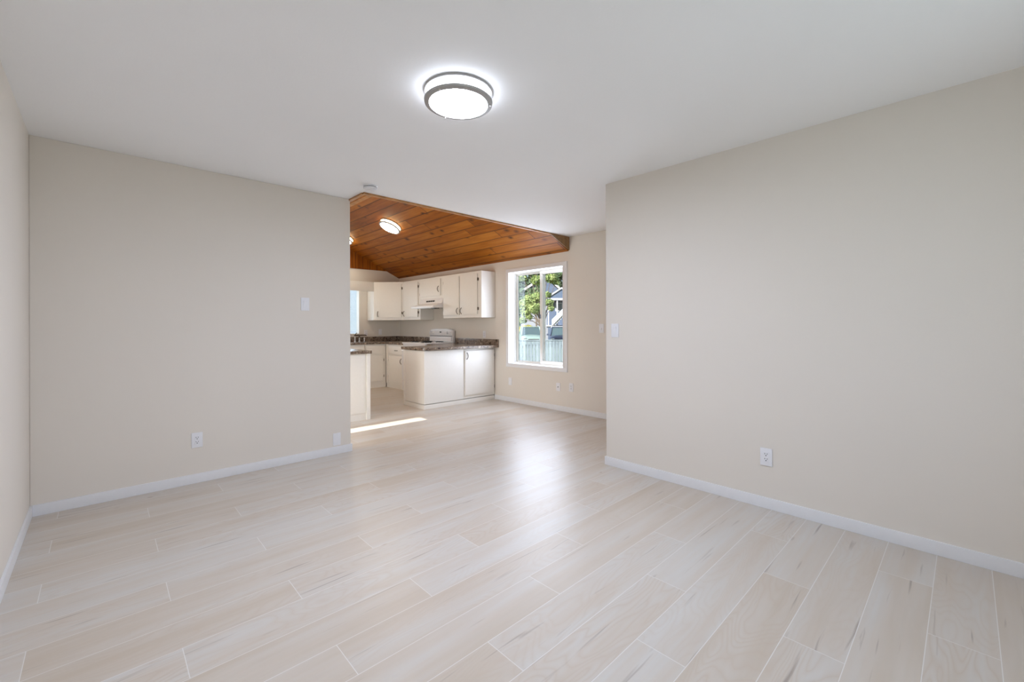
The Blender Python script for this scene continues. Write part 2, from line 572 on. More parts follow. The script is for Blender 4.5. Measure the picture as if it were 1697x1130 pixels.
# living room walls
struct(MB().box(XL, XE, YL, 4.26, 0, H, 0.006).build('wall_left', M['wall'], smooth=False), 'cream partition wall on the left', 'wall')
struct(MB().prism([(XR, YS), (XR + 0.12, YS), (XR + 0.12, YE - 0.115), (XW, YE - 0.115), (XW, YE), (XR, YE)], 0, H, bev=0.0)
       .build('wall_right', M['wall'], smooth=False), 'large blank cream wall on the right', 'wall')
# outer wall on the far left with the unseen west window opening behind the partition
SY0, SY1, SZ0, SZ1 = 4.36, 5.34, 0.12, 2.03
m = MB()
m.box(-0.5, XL, -0.9, SY0, 0, 2.8)
m.box(-0.5, XL, SY1, 8.78, 0, 2.8)
m.box(-0.5, XL, SY0, SY1, 0, SZ0)
m.box(-0.5, XL, SY0, SY1, SZ1, 2.8)
struct(m.build('wall_far_left', M['wall'], smooth=False), 'cream outer wall at the left edge', 'wall')
BX0, BX1, BZ0, BZ1 = 0.65, 2.45, 0.85, 2.1
m = MB()
m.box(XL, BX0, -0.9, YS, 0, H)
m.box(BX1, XR + 0.12, -0.9, YS, 0, H)
m.box(BX0, BX1, -0.9, YS, 0, BZ0)
m.box(BX0, BX1, -0.9, YS, BZ1, H)
struct(m.build('wall_back', M['wall'], smooth=False), 'cream wall behind the camera', 'wall')

# baseboards
BH, BT = 0.072, 0.012
def base(name, label, x0, x1, y0, y1):
    struct(MB().box(x0, x1, y0, y1, 0, BH, 0.003).build(name, M['trim']), label, 'baseboard')
base('baseboard_left', 'white baseboard along the left partition wall', XL + BT, XE + BT, YL - BT, YL)
base('baseboard_left_end', 'white baseboard on the end of the left partition', XE, XE + BT, YL, 4.27)
base('baseboard_far_left', 'white baseboard along the wall at the left edge', XL, XL + BT, YS, YL)
base('baseboard_right', 'white baseboard along the right wall', XR - BT, XR, YS, YE + BT)
base('baseboard_right_end', 'white baseboard around the end of the right wall', XR, XW, YE, YE + BT)
base('baseboard_window', 'white baseboard under the dining window', XW - BT, XW, YE + BT, 5.40)
base('baseboard_back', 'white baseboard behind the camera', XL + BT, XR - BT, YS, YS + BT)

# pine trim round the edge of the flat ceiling
xc = XW - (H - EAVE) / 0.47
struct(MB().box(XE - 0.004, xc + 0.02, YO - 0.012, YO + 0.022, H - 0.016, H, 0.002).build('trim_2', M['pine_trim']),
       'thin pine edging where the flat ceiling stops', 'trim')
struct(MB().box(XE - 0.012, XE + 0.02, YO + 0.022, 4.262, H - 0.016, H, 0.002).build('trim_3', M['pine_trim']),
       'short pine edging beside the end of the left wall', 'trim')
struct(MB().prism([(xc, H - 0.001), (XW - 0.001, H - 0.001), (XW - 0.001, EAVE + 0.012)], YO - 0.014, YO + 0.014, axis='y').build('trim_4', M['pine_dark'], smooth=False),
       'weathered pine triangle closing the vault against the window wall', 'trim')


# ------------------------------------------------------------------ windows
def plate_frame(mb, y0, y1, z0, z1, w, x0, x1, bev=0.003):
    """rectangular frame in the y-z plane"""
    mb.box(x0, x1, y0, y1, z1 - w, z1, bev)
    mb.box(x0, x1, y0, y1, z0, z0 + w, bev)
    mb.box(x0, x1, y0, y0 + w, z0 + w, z1 - w, bev)
    mb.box(x0, x1, y1 - w, y1, z0 + w, z1 - w, bev)
    return mb


w1 = struct(thing('window_1', None, None, (XW, 4.5, HZ0)), 'white sliding window in the dining area', 'window')
def L1(mb):
    return mb.xform(Matrix.Translation((-XW, -4.5, -HZ0)))
plate_frame(m := MB(), 3.856, 5.118, 0.557, 2.118, 0.058, XW - 0.014, XW, 0.003)
L1(m).build('casing', M['trim'], w1)
m = MB()
J = 0.012
m.box(XW - 0.004, XW + 0.15, HY0, HY1, HZ0, HZ0 + J)
m.box(XW - 0.004, XW + 0.15, HY0, HY1, HZ1 - J, HZ1)
m.box(XW - 0.004, XW + 0.15, HY0, HY0 + J, HZ0 + J, HZ1 - J)
m.box(XW - 0.004, XW + 0.15, HY1 - J, HY1, HZ0 + J, HZ1 - J)
L1(m).build('jamb', M['trim'], w1, smooth=False)
plate_frame(m := MB(), HY0, HY1, HZ0, HZ1, 0.028, XW + 0.135, XW + 0.195)
L1(m).build('frame', M['vinyl'], w1)
plate_frame(m := MB(), 4.44, HY1 - 0.028, HZ0 + 0.028, HZ1 - 0.028, 0.022, XW + 0.168, XW + 0.19)
fx = L1(m).build('fixed_sash', M['vinyl'], w1)
plate_frame(m := MB(), HY0 + 0.022, 4.51, HZ0 + 0.024, HZ1 - 0.024, 0.05, XW + 0.138, XW + 0.166)
sl = L1(m).build('sliding_sash', M['vinyl'], w1)
L1(MB().box(XW + 0.177, XW + 0.181, 4.46, HY1 - 0.048, HZ0 + 0.048, HZ1 - 0.048)).build('pane', M['glass'], fx, smooth=False)
L1(MB().box(XW + 0.150, XW + 0.154, HY0 + 0.07, 4.462, HZ0 + 0.072, HZ1 - 0.072)).build('pane', M['glass'], sl, smooth=False)
tag(L1(MB().box(XW + 0.118, XW + 0.139, 4.492, 4.512, 1.32, 1.385, 0.004)).build('latch', M['black'], sl), 'small black latch')

w2 = struct(thing('window_2', None, None, (3.15, YB, WZ0)), 'window over the kitchen sink', 'window')
T2 = Matrix.Translation((-3.15, -YB, -WZ0))
def frame_y(x0, x1, z0, z1, w, y0, y1):
    mb = MB()
    mb.box(x0, x1, y0, y1, z1 - w, z1, 0.003)
    mb.box(x0, x1, y0, y1, z0, z0 + w, 0.003)
    mb.box(x0, x0 + w, y0, y1, z0 + w, z1 - w, 0.003)
    mb.box(x1 - w, x1, y0, y1, z0 + w, z1 - w, 0.003)
    return mb
frame_y(WX0, WX1, WZ0, WZ1, 0.03, YB - 0.002, YB + 0.12).xform(T2).build('frame', M['vinyl'], w2)
MB().box(3.62, 3.66, YB + 0.05, YB + 0.1, WZ0 + 0.03, WZ1 - 0.03, 0.003).xform(T2).build('mullion', M['vinyl'], w2)
MB().box(WX0 + 0.03, 3.62, YB + 0.07, YB + 0.074, WZ0 + 0.03, WZ1 - 0.03).xform(T2).build('pane', M['glass'], w2, smooth=False)
MB().box(3.66, WX1 - 0.03, YB + 0.07, YB + 0.074, WZ0 + 0.03, WZ1 - 0.03).xform(T2).build('pane', M['glass'], w2, smooth=False)

w3 = struct(thing('window_3', None, None, (1.55, YS, BZ0)), 'living room window behind the camera', 'window')
T3 = Matrix.Translation((-1.55, -YS, -BZ0))
frame_y(BX0, BX1, BZ0, BZ1, 0.04, -0.83, YS + 0.005).xform(T3).build('frame', M['vinyl'], w3)
MB().box(1.53, 1.57, -0.83, -0.78, BZ0 + 0.04, BZ1 - 0.04, 0.003).xform(T3).build('mullion', M['vinyl'], w3)
MB().box(BX0 + 0.04, 1.53, -0.81, -0.806, BZ0 + 0.04, BZ1 - 0.04).xform(T3).build('pane', M['glass'], w3, smooth=False)
MB().box(1.57, BX1 - 0.04, -0.81, -0.806, BZ0 + 0.04, BZ1 - 0.04).xform(T3).build('pane', M['glass'], w3, smooth=False)

w4 = struct(thing('window_4', None, None, (XL, 4.85, SZ0)), 'west window whose added unseen panels cut the sun to a strip', 'window')
T4 = Matrix.Translation((-XL, -4.85, -SZ0))
plate_frame(m := MB(), SY0, SY1, SZ0, SZ1, 0.03, -0.48, -0.42)
m.xform(T4).build('frame', M['vinyl'], w4)
MB().box(-0.46, -0.456, SY0 + 0.03, SY1 - 0.03, SZ0 + 0.03, SZ1 - 0.03).xform(T4).build('pane', M['glass'], w4, smooth=False)
MB().box(-0.497, -0.490, SY0, 4.83, 1.29, SZ1, 0.002).xform(T4).build('sun_blocker', M['trim'], w4)  # unseen panels added to shape the sun into a narrow floor strip
MB().box(-0.497, -0.490, 5.025, SY1, 1.29, SZ1, 0.002).xform(T4).build('sun_blocker', M['trim'], w4)


# ------------------------------------------------------------------ wall plates
def facing(kind):
    return {'yl': 0, 'xw': -90, 'xr': -90, 'yb': 0}[kind]


def plate(name, label, cat, loc, rz, kind, group=None):
    """local frame: x to the right, y into the wall, z up; origin at the plate's centre on the wall"""
    t = thing(name, label, cat, loc, rz, group)
    w, hh = 0.036, 0.0585
    MB().box(-w, w, -0.007, 0.0, -hh, hh, 0.004).build('cover_plate', M['plate'], t)
    if kind == 'outlet':
        MB().box(-0.0165, 0.0165, -0.010, -0.006, -0.033, 0.033, 0.0015).build('receptacle', M['plate'], t)
        for s in (-1, 1):
            zc = s * 0.0165 + 0.002
            mb = MB()
            mb.box(-0.0085, -0.0055, -0.0108, -0.0095, zc, zc + 0.008)
            mb.box(0.0055, 0.0085, -0.0108, -0.0095, zc, zc + 0.0075)
            mb.lathe([(0, -0.0108), (0.0034, -0.0108), (0.0034, -0.0095)], 12, Matrix.Translation((0, 0, zc - 0.008)) @ Matrix.Rotation(R(-90), 4, 'X') @ Matrix.Translation((0, 0, 0)))
            tag(mb.build('slots', M['slot'], t), 'dark plug slots')
    elif kind == 'rocker':
        MB().box(-0.0165, 0.0165, -0.0085, -0.006, -0.0335, 0.0335, 0.001).build('bezel', M['plate'], t)
        MB().prism([(-0.0085, -0.031), (-0.0085 - 0.004, 0.031), (-0.005, 0.031), (-0.005, -0.031)], -0.014, 0.014, axis='x').build('rocker', M['plate'], t)
    elif kind == 'dimmer':
        MB().lathe([(0.014, 0), (0.0125, 0.012), (0.010, 0.014), (0, 0.014)], 24, Matrix.Translation((0, -0.006, -0.008)) @ Matrix.Rotation(R(90), 4, 'X')).build('knob', M['plate'], t)
        MB().lathe([(0.008, 0), (0.007, 0.003), (0, 0.003)], 16, Matrix.Translation((0, -0.006, 0.03)) @ Matrix.Rotation(R(90), 4, 'X')).build('button', M['plate'], t)
    elif kind == 'jack':
        tag(MB().lathe([(0.0065, 0), (0.0065, 0.007), (0.003, 0.007), (0, 0.006)], 16, Matrix.Translation((0, -0.006, 0)) @ Matrix.Rotation(R(90), 4, 'X')).build('jack', M['slot'], t), 'dark cable jack')
    for s in (-1, 1):
        if kind in ('blank', 'jack'):
            MB().lathe([(0.0035, 0), (0.0025, 0.0015), (0, 0.0018)], 10, Matrix.Translation((0, -0.0065, s * 0.041)) @ Matrix.Rotation(R(90), 4, 'X')).build('screw', M['plate'], t)
    return t


plate('light_switch', 'white rocker light switch high on the left wall', 'switch', (1.338, YL, 1.418), 0, 'rocker')
plate('electrical_outlet', 'white outlet low on the middle of the left wall', 'outlet', (0.536, YL, 0.333), 0, 'outlet')
plate('blank_cover_plate', 'blank white plate just above the baseboard at the left wall end', 'cover plate', (1.621, YL, 0.14), 0, 'blank')
plate('light_switch', 'white rocker switch near the end of the right wall', 'switch', (XR, 2.083, 1.173), -90, 'rocker')
plate('electrical_outlet', 'white outlet low on the large right wall', 'outlet', (XR, 0.919, 0.34), -90, 'outlet')
plate('blank_cover_plate', 'small blank plate below the left side of the window', 'cover plate', (XW, 5.031, 0.325), -90, 'blank')
plate('cable_jack_plate', 'white wall plate with a dark round cable jack below the window', 'cable plate', (XW, 4.028, 0.337), -90, 'jack')
plate('electrical_outlet', 'white outlet right of the cable plate on the window wall', 'outlet', (XW, 3.791, 0.352), -90, 'outlet')
plate('dimmer_switch', 'round knob dimmer switch at the far right of the window wall', 'switch', (XW, 3.287, 1.177), -90, 'dimmer')
plate('electrical_outlet', 'pale outlet on the kitchen wall right of the range', 'outlet', (XW, 5.671, 1.067), -90, 'outlet')
plate('electrical_outlet', 'pale outlet beside the sink window above the backsplash', 'outlet', (3.973, YB, 1.075), 0, 'outlet')
plate('light_switch', 'pale switch on the sink wall under the corner cabinet', 'switch', (4.295, YB, 1.088), 0, 'rocker')


# ------------------------------------------------------------------ lamps
LAMP_DROP = 0.78


def zs(prof):
    return [(r * 1.03, z * LAMP_DROP) for r, z in prof]


def flush_lamp(label, loc, glow, rot=None, group=None):
    """ceiling lamp; local z points out of the ceiling into the room (negative), origin on the ceiling"""
    t = thing('ceiling_light', label, 'ceiling light', loc, 0, group)
    MB().lathe(zs([(0, 0), (0.146, 0), (0.150, -0.006), (0.150, -0.012), (0, -0.012)])).build('canopy', M['nickel'], t)
    sd = MB().lathe(zs([(0.149, -0.0125), (0.155, -0.016), (0.156, -0.066), (0.151, -0.0755)]), 48).build('diffuser_side', glow[1], t)
    tag(sd, 'glowing white side of the diffuser')
    tag(MB().lathe(zs([(0.150, -0.076), (0.12, -0.085), (0.06, -0.090), (0, -0.091)]), 48).build('diffuser', glow[0], t), 'glowing white underside of the diffuser')
    MB().lathe(zs([(0.158, -0.001), (0.171, -0.001), (0.173, -0.004), (0.173, -0.016), (0.166, -0.017), (0.158, -0.013), (0.158, -0.001)]), 56).build('upper_ring', M['ring'], t)
    MB().lathe(zs([(0.168, -0.064), (0.174, -0.068), (0.172, -0.082), (0.150, -0.088), (0.147, -0.084), (0.160, -0.076), (0.160, -0.066), (0.168, -0.064)]), 56).build('lower_ring', M['ring'], t)
    for k in range(3):
        a = R(LAMP_POST + 120 * k)
        x, y = 0.168 * math.cos(a), 0.168 * math.sin(a)
        p = MB().tube([(x, y, -0.012 * LAMP_DROP), (x, y, -0.075 * LAMP_DROP)], 0.0022, 8).build('post', M['nickel'], t)
        MB().lathe(zs([(0, -0.094), (0.004, -0.092), (0.005, -0.085), (0.003, -0.079)]), 12, Matrix.Translation((x, y, 0))).build('finial', M['nickel'], p)
    if rot:
        t.rotation_euler = rot
    return t


LAMP_POST = 200
flush_lamp('large lit round ceiling light on the flat white ceiling', (1.368, 1.845, H), (M['lamp'], M['lamp_side']))
slope = math.atan(0.47)
LAMP_POST = 10
k1 = flush_lamp('warm lit round light on the sloping pine ceiling', (3.43, 6.48, EAVE + 0.47 * (XW - 3.43)), (M['warm_lamp'], M['warm_side']), (0, slope, 0))
k2 = dup(k1, (3.34, 8.12, EAVE + 0.47 * (XW - 3.34)), 'warm round pine ceiling light over the sink, hidden past the left wall')

k3_fill = dup(k1, (1.2, 5.0, RIDGE[1] - (RIDGE[1] - WEST) / (RIDGE[0] - XL + 0.1) * (RIDGE[0] - 1.2)), 'added unseen warm fill lamp over the dining end, behind the left wall', (0, -math.atan((RIDGE[1] - WEST) / (RIDGE[0] - XL + 0.1)), 0))  # unseen lamp added to brighten the left cabinet and the peninsula end

t = thing('smoke_detector', 'round white smoke detector on the flat ceiling by the pine edge', 'smoke detector', (1.722, 3.625, H))
MB().lathe([(0, 0), (0.060, 0), (0.062, -0.006), (0.058, -0.010), (0, -0.010)]).build('base_ring', M['plate'], t)
MB().lathe([(0.050, -0.0102), (0.050, -0.0148), (0, -0.0148)]).build('vent_gap', M['black'], t)
MB().lathe([(0.0, -0.015), (0.057, -0.015), (0.059, -0.018), (0.057, -0.030), (0.048, -0.039), (0.03, -0.043), (0, -0.044)]).build('body', M['plate'], t)
MB().lathe([(0.012, -0.041), (0.012, -0.0455), (0, -0.047)], 20, Matrix.Translation((-0.012, -0.02, 0))).build('test_button', M['plate'], t)


# ------------------------------------------------------------------ cabinets
# local frame of a cabinet: x right, y back into the wall, z up; the face frame is y = 0
def bow_handle(parent, x, z, vertical=True, L=0.096):
    pts = []
    for i in range(13):
        s = i / 12
        off = (s - 0.5) * L
        d = -0.022 - 0.026 * math.sin(math.pi * s) ** 0.7
        pts.append((x, d, z + off) if vertical else (x + off, d, z))
    mb = MB().tube(pts, [0.0045 + 0.0012 * math.sin(math.pi * i / 12) for i in range(13)], 8)
    for s in (-0.5, 0.5):
        q = Matrix.Translation((x, -0.016, z + s * L) if vertical else (x + s * L, -0.016, z)) @ Matrix.Rotation(R(90), 4, 'X')
        mb.lathe([(0, 0), (0.009, 0), (0.009, 0.004), (0.005, 0.010), (0, 0.010)], 12, q)
    return tag(mb.build('handle', M['bronze'], parent), 'dark bronze bow handle')


def hinge(parent, x, z, side):
    mb = MB()
    mb.tube([(x, -0.014, z - 0.024), (x, -0.014, z + 0.024)], 0.0062, 8)
    mb.box(min(x, x + side * 0.018), max(x, x + side * 0.018), -0.0035, 0.0005, z - 0.022, z + 0.022)
    return tag(mb.build('hinge', M['hinge'], parent), 'dark brass hinge')


def door(parent, x0, x1, z0, z1, handle=None, hinges=None, hz=None, drawer=False):
    d = MB().box(x0, x1, -0.021, -0.004, z0, z1, 0.003).build('drawer' if drawer else 'door', M['cabinet'], parent)
    if handle:
        hx, hzz, vert = handle
        bow_handle(d, hx, hzz, vert)
    if hinges:
        x = x1 + 0.004 if hinges > 0 else x0 - 0.004
        for z in (hz or (z0 + 0.09, z1 - 0.09)):
            hinge(d, x, z, hinges)
    return d


UF = 4.438
UD = 0.296
# double door wall cabinet at the right end
t = thing('wall_cabinet', 'two door white wall cabinet right of the range hood', 'cabinet', (UF, 5.919, 1.350), -90)
hw = 0.5335
MB().box(-hw, hw, 0, UD, 0, 0.757, 0.002).build('carcass', M['cabinet'], t)
door(t, -0.515, -0.048, 0.052, 0.715, (-0.088, 0.118, True), -1)
door(t, -0.016, 0.444, 0.056, 0.715, (0.020, 0.118, True), 1)
# cabinet over the hood
t = thing('wall_cabinet', 'short one door wall cabinet above the range hood', 'cabinet', (UF, 6.8395, 1.72), -90)
MB().box(-0.3855, 0.3855, 0, UD, 0, 0.387, 0.002).build('carcass', M['cabinet'], t)
door(t, -0.375, 0.312, 0.046, 0.350, (0.258, 0.165, True), -1, (0.09, 0.29))
# narrow cabinet
t = thing('wall_cabinet', 'narrow one door wall cabinet between corner cabinet and hood', 'cabinet', (UF, 7.5485, 1.333), -90)
MB().box(-0.3215, 0.3215, 0, UD, 0, 0.774, 0.002).build('carcass', M['cabinet'], t)
door(t, -0.300, 0.250, 0.055, 0.735, (-0.258, 0.125, True), 1)
# diagonal corner cabinet: origin at the middle of its face
cx, cy = (4.008 + 4.438) / 2, (8.302 + 7.872) / 2
t = thing('corner_wall_cabinet', 'wide white wall cabinet set diagonally across the kitchen corner', 'cabinet', (cx, cy, 1.333), -45)
rot = Matrix.Rotation(R(45), 4, 'Z') @ Matrix.Translation((-cx, -cy, 0))
mb = MB().prism([(4.437, 7.872), (4.735, 7.872), (4.735, 8.584), (4.008, 8.584), (4.008, 8.302)], 0, 0.774)
mb.xform(rot).build('carcass', M['cabinet'], t, smooth=False)
door(t, -0.245, 0.268, 0.055, 0.735, (-0.212, 0.125, True), 1)
# valance over the sink window
tag(MB().box(2.75, 4.006, 8.296, 8.315, 1.915, 2.105, 0.002).build('window_valance', M['cabinet']),
    'plain off white valance board above the sink window, left of the corner cabinet', 'valance')

CT, CB = 0.897, 0.858      # counter top and underside
# peninsula base cabinet, face looks to the living room
t = thing('base_cabinet', 'white peninsula base cabinet with a blank panel and one door', 'cabinet', (3.384, 5.412, 0), 0)
W = XW - 3.384 - 0.003
MB().box(0.03, W, 0.03, 0.585, 0, CB).build('carcass', M['cabinet'], t, smooth=False)
MB().box(0.0, 0.711, 0.0, 0.03, 0.074, 0.85, 0.0012).build('front_panel', M['cabinet'], t)
MB().box(0.715, W, 0.002, 0.03, 0.074, 0.85, 0.0012).build('face_frame', M['cabinet'], t)
MB().box(0.0, 0.03, 0.03, 0.545, 0.074, 0.85, 0.0012).build('end_panel', M['cabinet'], t)
MB().box(-0.004, 0.008, 0.545, 0.588, 0.0, CB, 0.0015).build('end_stile', M['cabinet'], t)
mb = MB()
mb.box(-0.004, W, -0.004, 0.008, 0, 0.064, 0.0015)
mb.box(-0.004, 0.008, 0.008, 0.545, 0, 0.064, 0.0015)
mb.build('base_strip', M['cabinet'], t)
door(t, 0.730, 1.326, 0.126, 0.822, (0.763, 0.742, True), 1)
# left peninsula end
t = thing('base_cabinet', 'white base cabinet half hidden behind the end of the left wall', 'cabinet', (1.55, 5.37, 0), 0)
MB().box(0, 0.985, 0.01, 0.60, 0.085, CB).build('carcass', M['cabinet'], t, smooth=False)
MB().box(0.0, 0.935, 0.0, 0.010, 0.092, CB, 0.0012).build('front_panel', M['cabinet'], t)
MB().box(0.94, 0.99, -0.008, 0.605, 0.0, CB, 0.002).build('end_panel', M['cabinet'], t)
MB().box(0.0, 0.94, 0.012, 0.024, 0.0, 0.085).build('toe_kick', M['cabinet'], t, smooth=False)
# base cabinet between the range and the corner, faces the left
RF = 4.12
t = thing('base_cabinet', 'white base cabinet with one drawer between range and corner', 'cabinet', (RF, 7.63, 0), -90)
MB().box(-0.364, 0.376, 0, 0.61, 0.085, CB).build('carcass', M['cabinet'], t, smooth=False)
MB().box(-0.364, 0.376, 0.012, 0.03, 0, 0.083).build('toe_kick', M['cabinet'], t, smooth=False)
MB().box(-0.364, -0.275, -0.006, 0, 0.085, CB, 0.001).build('corner_stile', M['cabinet'], t)
door(t, -0.235, 0.350, 0.135, 0.632, (0.27, 0.54, True), -1)
door(t, -0.235, 0.350, 0.672, 0.828, (0.075, 0.742, False), drawer=True)
# sink base cabinets, face the living room
SF = 8.0
t = thing('base_cabinet', 'white base cabinet in the kitchen corner right of the sink', 'cabinet', (3.68, SF, 0), 0)
MB().box(0.002, 0.428, 0, 0.585, 0.085, CB).build('carcass', M['cabinet'], t, smooth=False)
MB().box(0.002, 0.446, 0.012, 0.03, 0, 0.083).build('toe_kick', M['cabinet'], t, smooth=False)
door(t, 0.012, 0.375, 0.135, 0.632, None, 1)
door(t, 0.012, 0.375, 0.672, 0.828, drawer=True)
t = thing('sink_base_cabinet', 'white sink base cabinet under the dark faucet', 'cabinet', (2.70, SF, 0), 0)
MB().box(0.0, 0.975, 0, 0.585, 0.085, CB).build('carcass', M['cabinet'], t, smooth=False)
MB().box(0.0, 0.975, 0.012, 0.03, 0, 0.083).build('toe_kick', M['cabinet'], t, smooth=False)
door(t, 0.02, 0.483, 0.135, 0.632, (0.45, 0.56, True), -1)
door(t, 0.493, 0.950, 0.135, 0.632, (0.525, 0.56, True), 1)
tag(door(t, 0.02, 0.965, 0.672, 0.828, drawer=True), None)

# ------------------------------------------------------------------ countertops
t = thing('countertop', 'dark speckled countertop on the peninsula with its backsplash', 'countertop', (3.36, 5.30, CB))
def round_corner(x0, y0, x1, y1, r, n=10):
    pts = []
    for i in range(n + 1):
        a = R(180 + 90 * i / n)
        pts.append((x0 + r + r * math.cos(a), y0 + r + r * math.sin(a)))
    return pts
TL = Matrix.Translation((-3.36, -5.30, -CB))
pts = round_corner(3.352, 5.345, XW, 6.0, 0.16) + [(4.20, 5.315), (XW - 0.003, 5.302), (XW - 0.003, 6.47), (4.10, 6.47), (4.10, 6.02), (3.352, 6.02)]
MB().prism(pts, CB, CT, bev=0.004).xform(TL).build('slab', M['counter'], t)
MB().box(XW - 0.024, XW - 0.003, 5.302, 6.47, CT, 0.990, 0.004).xform(TL).build('backsplash', M['counter'], t)
t = thing('countertop', 'dark speckled countertop on the left cabinet beside the passage', 'countertop', (1.53, 5.34, CB))
MB().box(0, 1.022, 0, 0.66, 0.001, CT - CB, 0.004).build('slab', M['counter'], t)
t = thing('countertop', 'dark speckled countertop running through the corner to the sink', 'countertop', (2.7, 7.96, CB))
TL = Matrix.Translation((-2.7, -7.96, -CB))
MB().prism([(2.68, 7.972), (4.095, 7.972), (4.095, 7.262), (4.735, 7.262), (4.735, 8.585), (2.68, 8.585)], CB, CT, bev=0.004).xform(TL).build('slab', M['counter'], t)
mb = MB()
mb.box(2.68, 4.735, 8.566, 8.586, CT, 0.992, 0.004)
mb.box(4.714, 4.735, 7.262, 8.566, CT, 0.992, 0.004)
mb.xform(TL).build('backsplash', M['counter'], t)

# ------------------------------------------------------------------ range (faces the left; local frame like a cabinet)
t = thing('range', 'white electric coil range against the kitchen wall', 'stove', (4.055, 6.866, 0), -90)
hw = 0.379
MB().box(-hw, hw, 0.02, 0.64, 0.02, 0.885, 0.004).build('body', M['enamel'], t)
MB().box(-hw - 0.003, hw + 0.003, 0.0, 0.645, 0.886, 0.912, 0.008).build('cooktop', M['enamel'], t)
d = MB().box(-hw + 0.01, hw - 0.01, -0.012, 0.019, 0.22, 0.80, 0.008).build('oven_door', M['enamel'], t)
tag(MB().box(-0.25, 0.25, -0.014, -0.011, 0.38, 0.66, 0.001).build('oven_window', M['oven_glass'], d), 'dark oven window')
MB().tube([(-0.3, -0.012, 0.755), (-0.3, -0.05, 0.755), (0.3, -0.05, 0.755), (0.3, -0.012, 0.755)], 0.010, 10).build('handle', M['enamel'], d)
MB().box(-hw + 0.01, hw - 0.01, -0.010, 0.019, 0.04, 0.205, 0.008).build('storage_drawer', M['enamel'], t)
# backguard with its bowed top edge and stepped face
bgd = MB()
def bow(zc, n=14):
    return [(hw * (1 - 2 * i / n), zc + 0.028 * (1 - (1 - 2 * i / n) ** 4) - 0.028) for i in range(n + 1)]
top = [(-hw, 0.912), (hw, 0.912)] + bow(1.158)
bgd.prism(top, 0.605, 0.655, axis='y', bev=0.006)
b = bgd.build('backguard', M['enamel'], t)
face = [(-hw + 0.012, 1.035), (hw - 0.012, 1.035)] + [(x * 0.955, z - 0.012) for x, z in bow(1.158)]
MB().prism(face, 0.594, 0.607, axis='y', bev=0.003).build('control_panel', M['enamel'], b)
MB().box(-hw + 0.02, hw - 0.02, 0.585, 0.607, 0.925, 1.006, 0.008).build('splash_panel', M['enamel'], b)
MB().box(-hw + 0.012, hw - 0.012, 0.600, 0.607, 1.018, 1.026).build('shadow_gap', M['black'], b, smooth=False)
tag(MB().box(-0.022, 0.034, 0.590, 0.595, 1.085, 1.108, 0.001).build('clock_display', M['black'], b), 'small dark clock display')
for kx in (-0.325, -0.235, 0.225, 0.315):
    k = MB().lathe([(0.030, 0), (0.029, 0.006), (0.022, 0.009), (0.020, 0.024), (0, 0.025)], 24, Matrix.Translation((kx, 0.5945, 1.085)) @ Matrix.Rotation(R(90), 4, 'X')).build('knob', M['enamel'], t)
    MB().box(kx - 0.002, kx + 0.002, 0.568, 0.571, 1.087, 1.104).build('pointer', M['nickel'], k, smooth=False)
def coil(x, y, r):
    pan = MB().lathe([(r + 0.022, 0.9125), (r + 0.022, 0.916), (r + 0.010, 0.917), (r * 0.4, 0.913), (0, 0.913)], 36, Matrix.Translation((x, y, 0))).build('drip_pan', M['chrome'], t)
    n = 90
    pts = []
    for i in range(n + 1):
        a = i / n * 2 * math.pi * 3.6
        rr = 0.018 + (r - 0.018) * i / n
        pts.append((x + rr * math.cos(a), y + rr * math.sin(a), 0.924))
    tag(MB().tube(pts, 0.0062, 6).build('coil', M['coil'], pan), 'black heating coil')
coil(-0.20, 0.17, 0.072)
coil(0.19, 0.17, 0.092)
coil(-0.19, 0.44, 0.092)
coil(0.20, 0.44, 0.072)

# ------------------------------------------------------------------ range hood
t = thing('range_hood', 'white range hood under the short wall cabinet', 'range hood', (UF, 6.8405, 1.54), -90)
hw = 0.378
# side profile (y,z) with y toward the wall
MB().prism([(0.294, 0.180), (-0.004, 0.180), (-0.024, 0.085), (-0.192, 0.036), (-0.200, 0.028), (-0.200, 0.0), (0.294, 0.0)], -hw, hw, axis='x', bev=0.003).build('shell', M['enamel'], t)
MB().box(-hw + 0.001, hw - 0.001, -0.207, -0.196, 0.0, 0.034, 0.004).build('front_lip', M['enamel'], t)
vx = Matrix.Translation((0, -0.014, 0.13)) @ Matrix.Rotation(R(-11), 4, 'X')
mb = MB()
for i in range(4):
    mb.box(-0.155 + i * 0.072, -0.092 + i * 0.072, -0.0030, 0.003, -0.014, 0.014, 0.001)
tag(mb.xform(vx).build('vent_slots', M['black'], t), 'row of dark vent slots')
mb = MB()
for i in range(3):
    mb.box(0.17 + i * 0.055, 0.21 + i * 0.055, -0.004, 0.003, -0.008, 0.008, 0.001)
mb.xform(vx).build('switch', M['plate'], t)
MB().box(-hw + 0.03, hw - 0.03, -0.17, 0.27, -0.004, 0.001).build('filter', M['nickel'], t, smooth=False)
tag(MB().box(0.20, 0.33, -0.15, -0.05, -0.016, -0.003, 0.003).build('lamp_cover', M['black'], t), 'dark lamp cover under the hood')

